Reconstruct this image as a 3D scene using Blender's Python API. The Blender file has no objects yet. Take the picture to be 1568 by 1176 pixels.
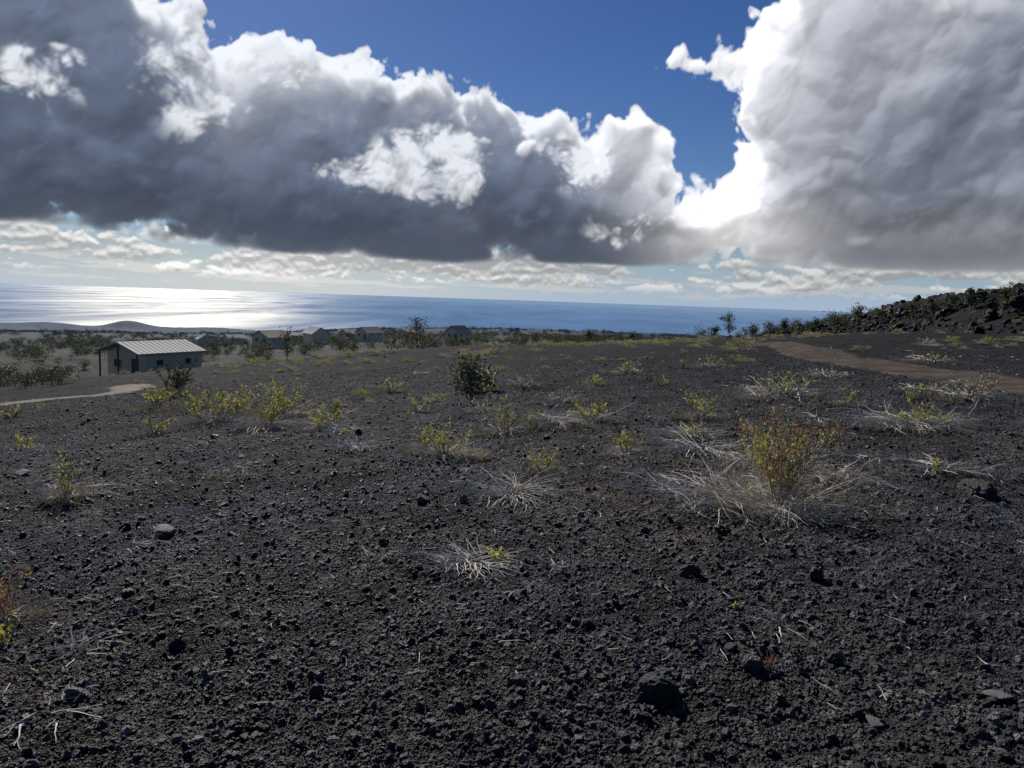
import bpy, math, time
import numpy as np
from mathutils import Matrix, Vector
T0=time.time()
rng=np.random.default_rng(7)
scene=bpy.context.scene
scene.view_settings.view_transform='Standard'
scene.view_settings.look='None'
scene.view_settings.exposure=0

# ------------------------------------------------------------------ camera
F=1162.0
PITCH=math.radians(6.5); ROLL=math.radians(1.95); EYE=1.6
R=Matrix.Rotation(math.radians(90)-PITCH,3,'X')@Matrix.Rotation(ROLL,3,'Z')
cam=bpy.data.cameras.new('camera'); co=bpy.data.objects.new('camera',cam)
scene.collection.objects.link(co); scene.camera=co
cam.sensor_width=36; cam.lens=36*F/1568; cam.clip_start=0.05; cam.clip_end=900000
M=R.to_4x4(); M.translation=(0,0,EYE); co.matrix_world=M
Rn=np.array(R)
def ray(px,py):
    d=Rn@np.array([(px-784)/F,-(py-588)/F,-1.0]); return d/np.linalg.norm(d)
def azel(px,py):
    d=ray(px,py); return math.degrees(math.atan2(d[0],d[1])),math.degrees(math.asin(d[2]))

# ------------------------------------------------------------------ noise
def _h(i,j,s):
    n=(i*374761393+j*668265263+s*2147483647)&0xffffffff
    n=((n^(n>>13))*1274126177)&0xffffffff
    return ((n^(n>>16))&0xffff)/65535.0
def vn(x,y,s=0):
    x=np.asarray(x,float);y=np.asarray(y,float)
    a=0.7+1.3*s; c,sn=math.cos(a),math.sin(a)
    x,y=x*c-y*sn+s*17.3,x*sn+y*c-s*9.1
    xi=np.floor(x).astype(np.int64);yi=np.floor(y).astype(np.int64)
    fx=x-xi;fy=y-yi
    fx=fx*fx*(3-2*fx);fy=fy*fy*(3-2*fy)
    a=_h(xi,yi,s);b=_h(xi+1,yi,s);c=_h(xi,yi+1,s);d=_h(xi+1,yi+1,s)
    return ((a*(1-fx)+b*fx)*(1-fy)+(c*(1-fx)+d*fx)*fy)*2-1
def sm(a,b,x):
    t=np.clip((x-a)/(b-a),0,1); return t*t*(3-2*t)

# ------------------------------------------------------------------ terrain
SEA=-400.0
def sp(t,w): return w*np.logaddexp(0,t/w)
C0=float(sp(-3,4))
dcA=np.array([-180,-42,-34,-24,-17,-14.5,-10,-6,0,40,180.]); dcD=np.array([7200,7200,7350,7300,7500,8200,8900,9300,9700,11000,11000.])
def pt(px,d):
    a=math.radians(azel(px,500)[0]); return d*math.sin(a),d*math.cos(a)
CONES=[(195,7000,66,210),(290,6900,34,420),(345,7000,20,300),(120,7000,28,420),(40,6900,32,500),(-30,6900,36,500),(232,6950,22,260),(80,6950,16,200),
       (430,7000,12,350),(150,4200,16,300),(330,3600,14,260)]
def hbase(x,y):
    x=np.asarray(x,float);y=np.asarray(y,float)
    d=np.hypot(x,y); az=np.degrees(np.arctan2(x,y))
    f=-.035*y-.13*(sp(-x-3,4)-C0)+.07*(sp(x-3,4)-C0)
    f+= -.00085*np.maximum(y-50,0)**2*(1-.75*sm(6,20,az))
    f+=.10*vn(x/7,y/7,1)*sm(1,10,d)+.05*vn(x/2.4,y/2.4,2)
    f+=.35*vn(x/22,y/22,12)*sm(12,45,d)
    ry=np.interp(y,[20,40,55,65,78,92,104,114],[2.9,3.5,3.4,3.2,2.7,1.2,.35,0])
    rx=sm(31,43,x)*(1-.5*sm(52,75,x))
    f+=ry*rx*(1+.16*vn(x/5,y/5,3)+.1*vn(x/2,y/2,4))
    dc=np.interp(az,dcA,dcD)*(1+.012*vn(az/1.5,0*az,5)+.004*vn(az/.4,0*az,6))
    far=-396*d/dc-4*(1-np.exp(-d/100))
    far+=np.clip(d/900,0,1)*5*vn(x/420,y/420,7)*sm(0,1,(dc-d)/900)+.6*vn(x/40,y/40,8)*sm(100,200,d)
    for (px,cd,h,r) in CONES:
        cx,cy=pt(px,cd); q=np.hypot(x-cx,y-cy)/r
        far=far+h*np.exp(-q*q*1.6)
    e=10*vn(az/5,0*az,9)
    off=np.where(az>8,14,0)
    m=sm(88,125,d+e-off)
    return f*(1-m)+far*m
def hdetail(x,y,k=1.0):
    d=np.hypot(x,y)
    z=.040*vn(x/.85,y/.85,20)+.024*vn(x/.33,y/.33,21)+.012*(np.abs(vn(x/.13,y/.13,22))*2-.8)+.007*vn(x/.055,y/.055,23)
    return z*(1-sm(30,90,d))*k
TT=np.concatenate([np.geomspace(1.5,12000,6000)])
def hit(px,py):
    d=ray(px,py); X=TT*d[0];Y=TT*d[1];Z=EYE+TT*d[2]
    b=np.where(Z<hbase(X,Y))[0]
    t=TT[b[0]] if len(b) else 100.
    x,y=t*d[0],t*d[1]
    return float(x),float(y),float(hbase(x,y)),float(math.hypot(x,y))

def catmull(P,n=14):
    P=np.array(P,float); P=np.vstack([2*P[0]-P[1],P,2*P[-1]-P[-2]]); out=[]
    for i in range(1,len(P)-2):
        for t in np.linspace(0,1,n,endpoint=False):
            a,b,c,d=P[i-1:i+3]
            out.append(.5*((2*b)+(-a+c)*t+(2*a-5*b+4*c-d)*t*t+(-a+3*b-3*c+d)*t**3))
    out.append(P[-2]); return np.array(out)
roadR=[hit(1185,524)[:2],hit(1240,537)[:2],hit(1300,551)[:2],hit(1400,567)[:2],hit(1500,580)[:2],hit(1600,594)[:2]]
a,b=np.array(roadR[-2]),np.array(roadR[-1]); roadR.append(tuple(b+(b-a)*1.5))
roadL=[(-40,26),hit(0,619)[:2],hit(90,610)[:2],hit(160,604)[:2],hit(203,596)[:2],hit(196,588)[:2]]
ROADS=[('dirt_road',catmull(roadR),1.12),('gravel_driveway',catmull(roadL),.9)]
def rdist(x,y,C):
    best=np.full(x.shape,1e9)
    for p,q in zip(C[:-1],C[1:]):
        v=q-p; L=max(v@v,1e-9)
        t=np.clip(((x-p[0])*v[0]+(y-p[1])*v[1])/L,0,1)
        best=np.minimum(best,np.hypot(x-p[0]-t*v[0],y-p[1]-t*v[1]))
    return best
def rmask(x,y):
    m=np.zeros(x.shape); s=(np.hypot(x,y)<110)&(np.hypot(x,y)>8)
    xs,ys=x[s],y[s]; mm=np.zeros(xs.shape)
    for _,C,w in ROADS:
        mm=np.maximum(mm,1-sm(w*.9,w*1.5,rdist(xs,ys,C)))
    m[s]=mm; return m

# ------------------------------------------------------------------ material helpers
def mat(name):
    m=bpy.data.materials.new(name); m.use_nodes=True; nt=m.node_tree; nt.nodes.clear()
    o=nt.nodes.new('ShaderNodeOutputMaterial'); return m,nt,o
def N(nt,t,**k):
    n=nt.nodes.new(t)
    for a,v in k.items():
        if a in n.inputs: n.inputs[a].default_value=v
        else: setattr(n,a,v)
    return n
def principled(name,col,rough=.8,spec=.3,noise=0,scale=5,bump=0,metal=0):
    m,nt,o=mat(name); p=N(nt,'ShaderNodeBsdfPrincipled'); p.inputs['Roughness'].default_value=rough
    p.inputs['Specular IOR Level'].default_value=spec; p.inputs['Metallic'].default_value=metal
    p.inputs['Base Color'].default_value=(*col,1)
    nt.links.new(p.outputs[0],o.inputs[0])
    if noise or bump:
        tc=N(nt,'ShaderNodeTexCoord'); nz=N(nt,'ShaderNodeTexNoise'); nz.inputs['Scale'].default_value=scale; nz.inputs['Detail'].default_value=8; nz.inputs['Roughness'].default_value=.65
        nt.links.new(tc.outputs['Object'],nz.inputs['Vector'])
        mr=N(nt,'ShaderNodeMapRange'); mr.inputs[1].default_value=.3; mr.inputs[2].default_value=.7
        mr.inputs[3].default_value=1-noise; mr.inputs[4].default_value=1+noise
        nt.links.new(nz.outputs[0],mr.inputs[0])
        vm=N(nt,'ShaderNodeVectorMath',operation='SCALE'); vm.inputs[0].default_value=col
        nt.links.new(mr.outputs[0],vm.inputs['Scale']); nt.links.new(vm.outputs[0],p.inputs['Base Color'])
        if bump:
            bp=N(nt,'ShaderNodeBump'); bp.inputs['Distance'].default_value=bump
            nt.links.new(nz.outputs[0],bp.inputs['Height']); nt.links.new(bp.outputs[0],p.inputs['Normal'])
    return m
def leafmat(name,c,tr=.45,var=.35,spec=.25):
    m,nt,o=mat(name)
    g=N(nt,'ShaderNodeNewGeometry'); nz=N(nt,'ShaderNodeTexNoise'); nz.inputs['Scale'].default_value=9
    nt.links.new(g.outputs['Position'],nz.inputs['Vector'])
    mr=N(nt,'ShaderNodeMapRange'); mr.inputs[1].default_value=.3; mr.inputs[2].default_value=.7; mr.inputs[3].default_value=1-var; mr.inputs[4].default_value=1+var
    nt.links.new(nz.outputs[0],mr.inputs[0])
    vm=N(nt,'ShaderNodeVectorMath',operation='SCALE'); vm.inputs[0].default_value=c; nt.links.new(mr.outputs[0],vm.inputs['Scale'])
    p=N(nt,'ShaderNodeBsdfPrincipled'); p.inputs['Roughness'].default_value=.55; p.inputs['Specular IOR Level'].default_value=spec
    t=N(nt,'ShaderNodeBsdfTranslucent'); mx=N(nt,'ShaderNodeMixShader'); mx.inputs[0].default_value=tr
    nt.links.new(vm.outputs[0],p.inputs['Base Color']); nt.links.new(vm.outputs[0],t.inputs[0])
    nt.links.new(p.outputs[0],mx.inputs[1]); nt.links.new(t.outputs[0],mx.inputs[2]); nt.links.new(mx.outputs[0],o.inputs[0])
    return m
STEM=principled('bark_grey',(.25,.22,.17),.85,.2,.3,30)
TWIG=principled('dry_twig',(.62,.58,.51),.8,.2,.3,30)
LY=leafmat('leaf_yellow_green',(.44,.43,.10),.5)
LG=leafmat('leaf_green',(.17,.20,.07),.45)
LR=leafmat('leaf_red',(.32,.12,.07),.5)
LD=leafmat('leaf_dark',(.055,.065,.035),.25,.35,.1)
LB=leafmat('leaf_bleached',(.52,.47,.36),.4)
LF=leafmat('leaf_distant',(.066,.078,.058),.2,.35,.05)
LH=leafmat('leaf_far_haze',(.055,.075,.098),.1,.3,.02)  # blue distance haze mixed into the leaf colour
MATS=[STEM,TWIG,LY,LG,LR,LD,LB,LF,LH]

class MB:
    def __init__(s): s.v=[];s.f=[];s.m=[]
    def tube(s,P,r0,r1,mi,n=4):
        b=len(s.v);P=[np.asarray(p,float) for p in P]
        for i,p in enumerate(P):
            d=P[min(i+1,len(P)-1)]-P[max(i-1,0)]; d/=np.linalg.norm(d)+1e-9
            u=np.cross(d,[.31,.52,.79]);u/=np.linalg.norm(u)+1e-9; w=np.cross(d,u)
            r=r0+(r1-r0)*i/(len(P)-1)
            for k in range(n):
                a=2*math.pi*k/n; s.v.append(p+r*(math.cos(a)*u+math.sin(a)*w))
        for i in range(len(P)-1):
            for k in range(n):
                s.f.append((b+i*n+k,b+i*n+(k+1)%n,b+(i+1)*n+(k+1)%n,b+(i+1)*n+k)); s.m.append(mi)
    def leaf(s,p,d,L,W,mi,rg):
        d=d/(np.linalg.norm(d)+1e-9); r=rg.normal(size=3); u=np.cross(d,r);u/=np.linalg.norm(u)+1e-9
        n=np.cross(d,u); b=len(s.v)
        s.v+= [p,p+d*L*.45+u*W*.5+n*L*.08,p+d*L,p+d*L*.45-u*W*.5+n*L*.08]
        s.f.append((b,b+1,b+2,b+3)); s.m.append(mi)
    def box(s,a,b,mi):
        x0,y0,z0=a;x1,y1,z1=b;k=len(s.v)
        s.v+=[(x0,y0,z0),(x1,y0,z0),(x1,y1,z0),(x0,y1,z0),(x0,y0,z1),(x1,y0,z1),(x1,y1,z1),(x0,y1,z1)]
        for q in [(0,3,2,1),(4,5,6,7),(0,1,5,4),(1,2,6,5),(2,3,7,6),(3,0,4,7)]:
            s.f.append(tuple(k+i for i in q)); s.m.append(mi)
    def obj(s,name,mats,loc=(0,0,0),link=True,parent=None,smooth=False):
        me=bpy.data.meshes.new(name); me.from_pydata([tuple(map(float,p)) for p in s.v],[],s.f)
        for m in mats: me.materials.append(m)
        me.polygons.foreach_set('material_index',np.array(s.m,dtype=np.int32))
        if smooth: me.polygons.foreach_set('use_smooth',np.ones(len(s.f),bool))
        me.update(); o=bpy.data.objects.new(name,me); o.location=loc
        if link: scene.collection.objects.link(o)
        if parent: o.parent=parent
        return o

def stemline(p,d,L,n,rg,wob=.25,grav=0):
    P=[np.array(p,float)];d=np.array(d,float)
    for i in range(n):
        d=d+rg.normal(size=3)*wob*.5+np.array([0,0,grav]); d/=np.linalg.norm(d)
        P.append(P[-1]+d*L/n)
    return P
def twigs(b,rg,n,rad,th,cx=0,cy=0,mi=1,up=.16):
    for _ in range(n):
        a=rg.uniform(0,2*math.pi); r0=rad*rg.uniform(0,.55)*np.array([math.cos(a),math.sin(a)])
        a2=a+rg.normal()*.7; L=rad*rg.uniform(.35,1.0)
        P=stemline((cx+r0[0],cy+r0[1],.035+rg.uniform(0,up)*rad*.5),(math.cos(a2),math.sin(a2),rg.uniform(-.05,up*2)),L,6,rg,.24,-.04)
        for q in P: q[2]=max(q[2],.03)
        b.tube(P,th*rg.uniform(.6,1.3),th*.3,mi,3)
        if rg.random()<.7:
            k=rg.integers(1,5); dd=P[k+1]-P[k]; dd=dd/np.linalg.norm(dd)+rg.normal(size=3)*.6
            Q=stemline(P[k],dd,L*.45,4,rg,.3,-.05)
            for q in Q: q[2]=max(q[2],.03)
            b.tube(Q,th*.6,th*.25,mi,3)
def shrub(b,rg,h,w,ns,nl,L,th,mix,cx=0,cy=0,sub=3,low=.35):
    mi=[m for m,_ in mix]; wt=np.array([q for _,q in mix],float); wt/=wt.sum()
    for i in range(ns):
        a=rg.uniform(0,2*math.pi); rr=w*.5*math.sqrt(rg.random())
        d=np.array([math.cos(a)*rr,math.sin(a)*rr,h*rg.uniform(.55,1)])
        Ls=np.linalg.norm(d)
        P=stemline((cx+d[0]*.15,cy+d[1]*.15,-.02),d/Ls,Ls,6,rg,.22)
        b.tube(P,th,th*.35,0,4)
        lines=[P]
        for k in range(sub):
            j=rg.integers(2,6); dd=(P[j]-P[j-1]);dd/=np.linalg.norm(dd); dd=dd+rg.normal(size=3)*.55+np.array([0,0,.25])
            Q=stemline(P[j],dd,Ls*rg.uniform(.2,.42),3,rg,.25); b.tube(Q,th*.5,th*.2,0,3); lines.append(Q)
        m=mi[rg.choice(len(mi),p=wt)]
        for Q in lines:
            n=max(1,int(nl/(ns*len(lines))))
            for _ in range(n):
                u=(low+(1-low)*rg.random()**.7)*(len(Q)-1) if Q is P else rg.random()*(len(Q)-1)
                k=min(int(u),len(Q)-2); p=Q[k]+(Q[k+1]-Q[k])*(u-k)
                dd=(Q[k+1]-Q[k]);dd=dd/np.linalg.norm(dd)+rg.normal(size=3)*.8+np.array([0,0,.3])
                mm=m if rg.random()<.7 else mi[rg.choice(len(mi),p=wt)]
                s=rg.uniform(.6,1.25); b.leaf(p,dd,L*s,L*.45*s,mm,rg)
def grass(b,rg,h,w,n,th,mi,cx=0,cy=0):
    for _ in range(n):
        a=rg.uniform(0,2*math.pi); r=w*.5*math.sqrt(rg.random())
        d=np.array([math.cos(a)*rg.random()*1.0,math.sin(a)*rg.random()*1.0,rg.uniform(.3,.9)])
        P=stemline((cx+r*math.cos(a),cy+r*math.sin(a),0),d,h*rg.uniform(.5,1.1),3,rg,.2,-.05)
        b.tube(P,th,th*.3,mi,3)

# ------------------------------------------------------------------ ground sheet
az=np.concatenate([np.arange(-180,-44,4.0),np.arange(-44,44,.135),np.arange(44,180,4.0)])
rr=np.concatenate([np.geomspace(.3,2,50,endpoint=False),np.geomspace(2,100,640,endpoint=False),np.geomspace(100,12500,400)])
A,RR=np.meshgrid(np.radians(az),rr); X=RR*np.sin(A);Y=RR*np.cos(A)
hb=hbase(X,Y); rm=rmask(X,Y)
Z=hb+hdetail(X,Y)*(1-rm)-.05*rm
ridge=sm(32,40,X)*sm(112,100,Y)*sm(15,30,Y)
Z+=ridge*(.32*vn(X/1.1,Y/1.1,31)+.25*np.abs(vn(X/.5,Y/.5,32)))
nr,na=A.shape
verts=np.stack([X,Y,Z],-1).reshape(-1,3)
i=np.arange(nr-1)[:,None]*na; j=np.arange(na)[None,:]; jn=(j+1)%na
quads=np.stack([i+j,i+jn,i+na+jn,i+na+j],-1).reshape(-1,4)[:,::-1]
def meshnp(name,verts,quads,mats,smooth=True,cols=None,cname='col'):
    me=bpy.data.meshes.new(name); k=quads.shape[1]
    me.vertices.add(len(verts)); me.vertices.foreach_set('co',verts.astype(np.float32).ravel())
    me.loops.add(quads.size); me.loops.foreach_set('vertex_index',quads.astype(np.int32).ravel())
    me.polygons.add(len(quads)); me.polygons.foreach_set('loop_start',np.arange(0,quads.size,k,dtype=np.int32))
    me.update(calc_edges=True)
    me.polygons.foreach_set('use_smooth',np.full(len(quads),smooth))
    if cols is not None:
        at=me.attributes.new(cname,'FLOAT_COLOR','POINT'); at.data.foreach_set('color',cols.astype(np.float32).ravel())
    for m in mats: me.materials.append(m)
    o=bpy.data.objects.new(name,me); scene.collection.objects.link(o); return o
D=RR; AZd=np.degrees(A)
def L3(a,b,t): return np.array(a)*(1-t[...,None])+np.array(b)*t[...,None]
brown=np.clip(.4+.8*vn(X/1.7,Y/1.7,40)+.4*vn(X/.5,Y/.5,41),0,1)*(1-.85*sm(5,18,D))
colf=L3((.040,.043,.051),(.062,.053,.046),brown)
colf=np.clip(.95+.25*vn(X/.9,Y/.9,44)+.2*vn(X/9,Y/9,45),.5,1.5)[...,None]*colf*(1-.64*sm(6,34,D))[...,None]  # albedo lowered with distance, standing in for the dark of backlit rough ground
dry=sm(.45,1.0,vn(X/6,Y/3,42)+.4*vn(X/1.5,Y/1.0,43))*sm(20,60,D)*.08
colf=colf*(1-dry[...,None])+np.array((.09,.075,.045))*dry[...,None]
vz=np.clip(.5+.6*vn(AZd/1.3,np.log(D)*14,50)+.5*vn(AZd/.45,np.log(D)*36,51),0,1)
colv=L3((.020,.024,.025),(.062,.065,.050),vz)
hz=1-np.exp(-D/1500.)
colv=colv*(1-hz[...,None])+np.array((.052,.078,.125))*hz[...,None]*(.78+.44*vz[...,None])  # aerial haze painted into the far land colour, bluer with distance
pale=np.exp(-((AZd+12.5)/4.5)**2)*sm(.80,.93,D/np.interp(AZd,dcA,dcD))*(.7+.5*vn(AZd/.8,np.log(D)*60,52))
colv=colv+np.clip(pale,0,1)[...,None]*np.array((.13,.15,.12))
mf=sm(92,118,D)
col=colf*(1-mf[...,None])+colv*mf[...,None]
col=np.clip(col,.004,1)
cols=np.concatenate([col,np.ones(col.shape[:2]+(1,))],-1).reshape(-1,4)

gm,nt,o=mat('cinder_ground')
p=N(nt,'ShaderNodeBsdfPrincipled'); p.inputs['Roughness'].default_value=.9; p.inputs['Specular IOR Level'].default_value=.06
at=N(nt,'ShaderNodeAttribute',attribute_name='col'); g=N(nt,'ShaderNodeNewGeometry')
vo=N(nt,'ShaderNodeTexVoronoi'); vo.inputs['Scale'].default_value=62
v2=N(nt,'ShaderNodeTexVoronoi'); v2.inputs['Scale'].default_value=25
nz=N(nt,'ShaderNodeTexNoise'); nz.inputs['Scale'].default_value=70; nz.inputs['Detail'].default_value=5
v3=N(nt,'ShaderNodeTexVoronoi'); v3.inputs['Scale'].default_value=7.5
for q in (vo,v2,nz,v3): nt.links.new(g.outputs['Position'],q.inputs['Vector'])
mr=N(nt,'ShaderNodeMapRange'); mr.inputs[1].default_value=0; mr.inputs[2].default_value=1; mr.inputs[3].default_value=.35; mr.inputs[4].default_value=1.8
sx=N(nt,'ShaderNodeSeparateColor'); nt.links.new(v2.outputs['Color'],sx.inputs[0]); nt.links.new(sx.outputs[0],mr.inputs[0])
vm=N(nt,'ShaderNodeVectorMath',operation='SCALE'); nt.links.new(at.outputs['Color'],vm.inputs[0]); nt.links.new(mr.outputs[0],vm.inputs['Scale'])
nm=N(nt,'ShaderNodeTexNoise'); nm.inputs['Scale'].default_value=1.6; nm.inputs['Detail'].default_value=9; nm.inputs['Roughness'].default_value=.82; nt.links.new(g.outputs['Position'],nm.inputs['Vector'])
mr2=N(nt,'ShaderNodeMapRange'); mr2.inputs[1].default_value=.38; mr2.inputs[2].default_value=.64; mr2.inputs[3].default_value=.22; mr2.inputs[4].default_value=2.0; nt.links.new(nm.outputs[0],mr2.inputs[0])
vm2=N(nt,'ShaderNodeVectorMath',operation='SCALE'); nt.links.new(vm.outputs[0],vm2.inputs[0]); nt.links.new(mr2.outputs[0],vm2.inputs['Scale'])
nt.links.new(vm2.outputs[0],p.inputs['Base Color'])
ad=N(nt,'ShaderNodeMath',operation='MULTIPLY'); ad.inputs[1].default_value=-.8; nt.links.new(vo.outputs['Distance'],ad.inputs[0])
a2=N(nt,'ShaderNodeMath',operation='MULTIPLY_ADD'); a2.inputs[1].default_value=-1.5; nt.links.new(v2.outputs['Distance'],a2.inputs[0]); nt.links.new(ad.outputs[0],a2.inputs[2])
a3=N(nt,'ShaderNodeMath',operation='MULTIPLY_ADD'); a3.inputs[1].default_value=.6; nt.links.new(nz.outputs[0],a3.inputs[0]); nt.links.new(a2.outputs[0],a3.inputs[2])
a4=N(nt,'ShaderNodeMath',operation='MULTIPLY_ADD'); a4.inputs[1].default_value=-1.9; nt.links.new(v3.outputs['Distance'],a4.inputs[0]); nt.links.new(a3.outputs[0],a4.inputs[2])
bp=N(nt,'ShaderNodeBump'); bp.inputs['Distance'].default_value=.018; bp.inputs['Strength'].default_value=1
nt.links.new(a4.outputs[0],bp.inputs['Height']); nt.links.new(bp.outputs[0],p.inputs['Normal'])
nt.links.new(p.outputs[0],o.inputs[0])
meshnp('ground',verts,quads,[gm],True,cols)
T1=time.time()

# ------------------------------------------------------------------ roads
dirt=principled('road_dirt',(.064,.053,.043),.95,.05,.65,1.1,.03)
grav=principled('road_gravel',(.20,.18,.15),.95,.05,.35,1.5,.03)
for (nm_,C,w),mt in zip(ROADS,(dirt,grav)):
    C=np.array(catmull(C[::4],8)); tg=np.gradient(C,axis=0); tg/=np.linalg.norm(tg,axis=1)[:,None]; nn=np.stack([tg[:,1],-tg[:,0]],1)
    K=np.linspace(-1,1,15); s=np.arange(len(C))
    w2=w*(1+.20*vn(s/5.,s*0,60)[:,None]+.24*vn(s/1.3,s*0,61)[:,None])
    PX=C[:,0:1]+nn[:,0:1]*K*w2; PY=C[:,1:2]+nn[:,1:2]*K*w2
    PZ=hbase(PX,PY)+.03-.09*np.abs(K)**6-.03*np.exp(-((np.abs(K)-.5)/.15)**2)
    nr,na=PX.shape; i=np.arange(nr-1)[:,None]*na; j=np.arange(na-1)[None,:]
    qd=np.stack([i+j,i+j+1,i+na+j+1,i+na+j],-1).reshape(-1,4)
    meshnp(nm_,np.stack([PX,PY,PZ],-1).reshape(-1,3),qd,[mt])

# ------------------------------------------------------------------ sea
sm_,nt,o=mat('sea_water')
g=N(nt,'ShaderNodeNewGeometry'); mp=N(nt,'ShaderNodeMapping'); mp.inputs['Scale'].default_value=(1/1500,1/5200,1)
nt.links.new(g.outputs['Position'],mp.inputs['Vector'])
n1=N(nt,'ShaderNodeTexNoise'); n1.inputs['Scale'].default_value=1; n1.inputs['Detail'].default_value=8; n1.inputs['Roughness'].default_value=.68; n1.inputs['Distortion'].default_value=.5
nt.links.new(mp.outputs[0],n1.inputs['Vector'])
gl=N(nt,'ShaderNodeBsdfGlossy'); gl.distribution='BECKMANN'; gl.inputs['Color'].default_value=(1,.92,.72,1); gl.inputs['Roughness'].default_value=.45
df=N(nt,'ShaderNodeBsdfDiffuse')
ln=N(nt,'ShaderNodeVectorMath',operation='LENGTH'); nt.links.new(g.outputs['Position'],ln.inputs[0])
lr=N(nt,'ShaderNodeMapRange'); lr.inputs[1].default_value=8000; lr.inputs[2].default_value=60000; nt.links.new(ln.outputs['Value'],lr.inputs[0])
cm=N(nt,'ShaderNodeMix',data_type='RGBA'); cm.inputs[6].default_value=(.115,.215,.385,1); cm.inputs[7].default_value=(.22,.34,.50,1)  # second tone is horizon haze, blended into the water colour by distance
nt.links.new(lr.outputs[0],cm.inputs[0])
cv=N(nt,'ShaderNodeMapRange'); cv.inputs[1].default_value=.35; cv.inputs[2].default_value=.65; cv.inputs[3].default_value=.86; cv.inputs[4].default_value=1.14; nt.links.new(n1.outputs[0],cv.inputs[0])
cs_=N(nt,'ShaderNodeVectorMath',operation='SCALE'); nt.links.new(cm.outputs[2],cs_.inputs[0]); nt.links.new(cv.outputs[0],cs_.inputs['Scale']); nt.links.new(cs_.outputs[0],df.inputs[0])
fc=N(nt,'ShaderNodeMapRange'); fc.inputs[1].default_value=.36; fc.inputs[2].default_value=.66; fc.inputs[3].default_value=.012; fc.inputs[4].default_value=.09
nt.links.new(n1.outputs[0],fc.inputs[0])
mx=N(nt,'ShaderNodeMixShader'); nt.links.new(fc.outputs[0],mx.inputs[0]); nt.links.new(df.outputs[0],mx.inputs[1]); nt.links.new(gl.outputs[0],mx.inputs[2])
nt.links.new(mx.outputs[0],o.inputs[0])
n=120; rs=[200,3000,12000,40000,118000]
V=[];Q=[]
for r in rs:
    for k in range(n):
        a=2*math.pi*k/n; V.append((r*math.sin(a),r*math.cos(a),SEA))
for q in range(len(rs)-1):
    for k in range(n): Q.append((q*n+k,q*n+(k+1)%n,(q+1)*n+(k+1)%n,(q+1)*n+k)[::-1])
meshnp('sea',np.array(V),np.array(Q),[sm_],True)

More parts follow.
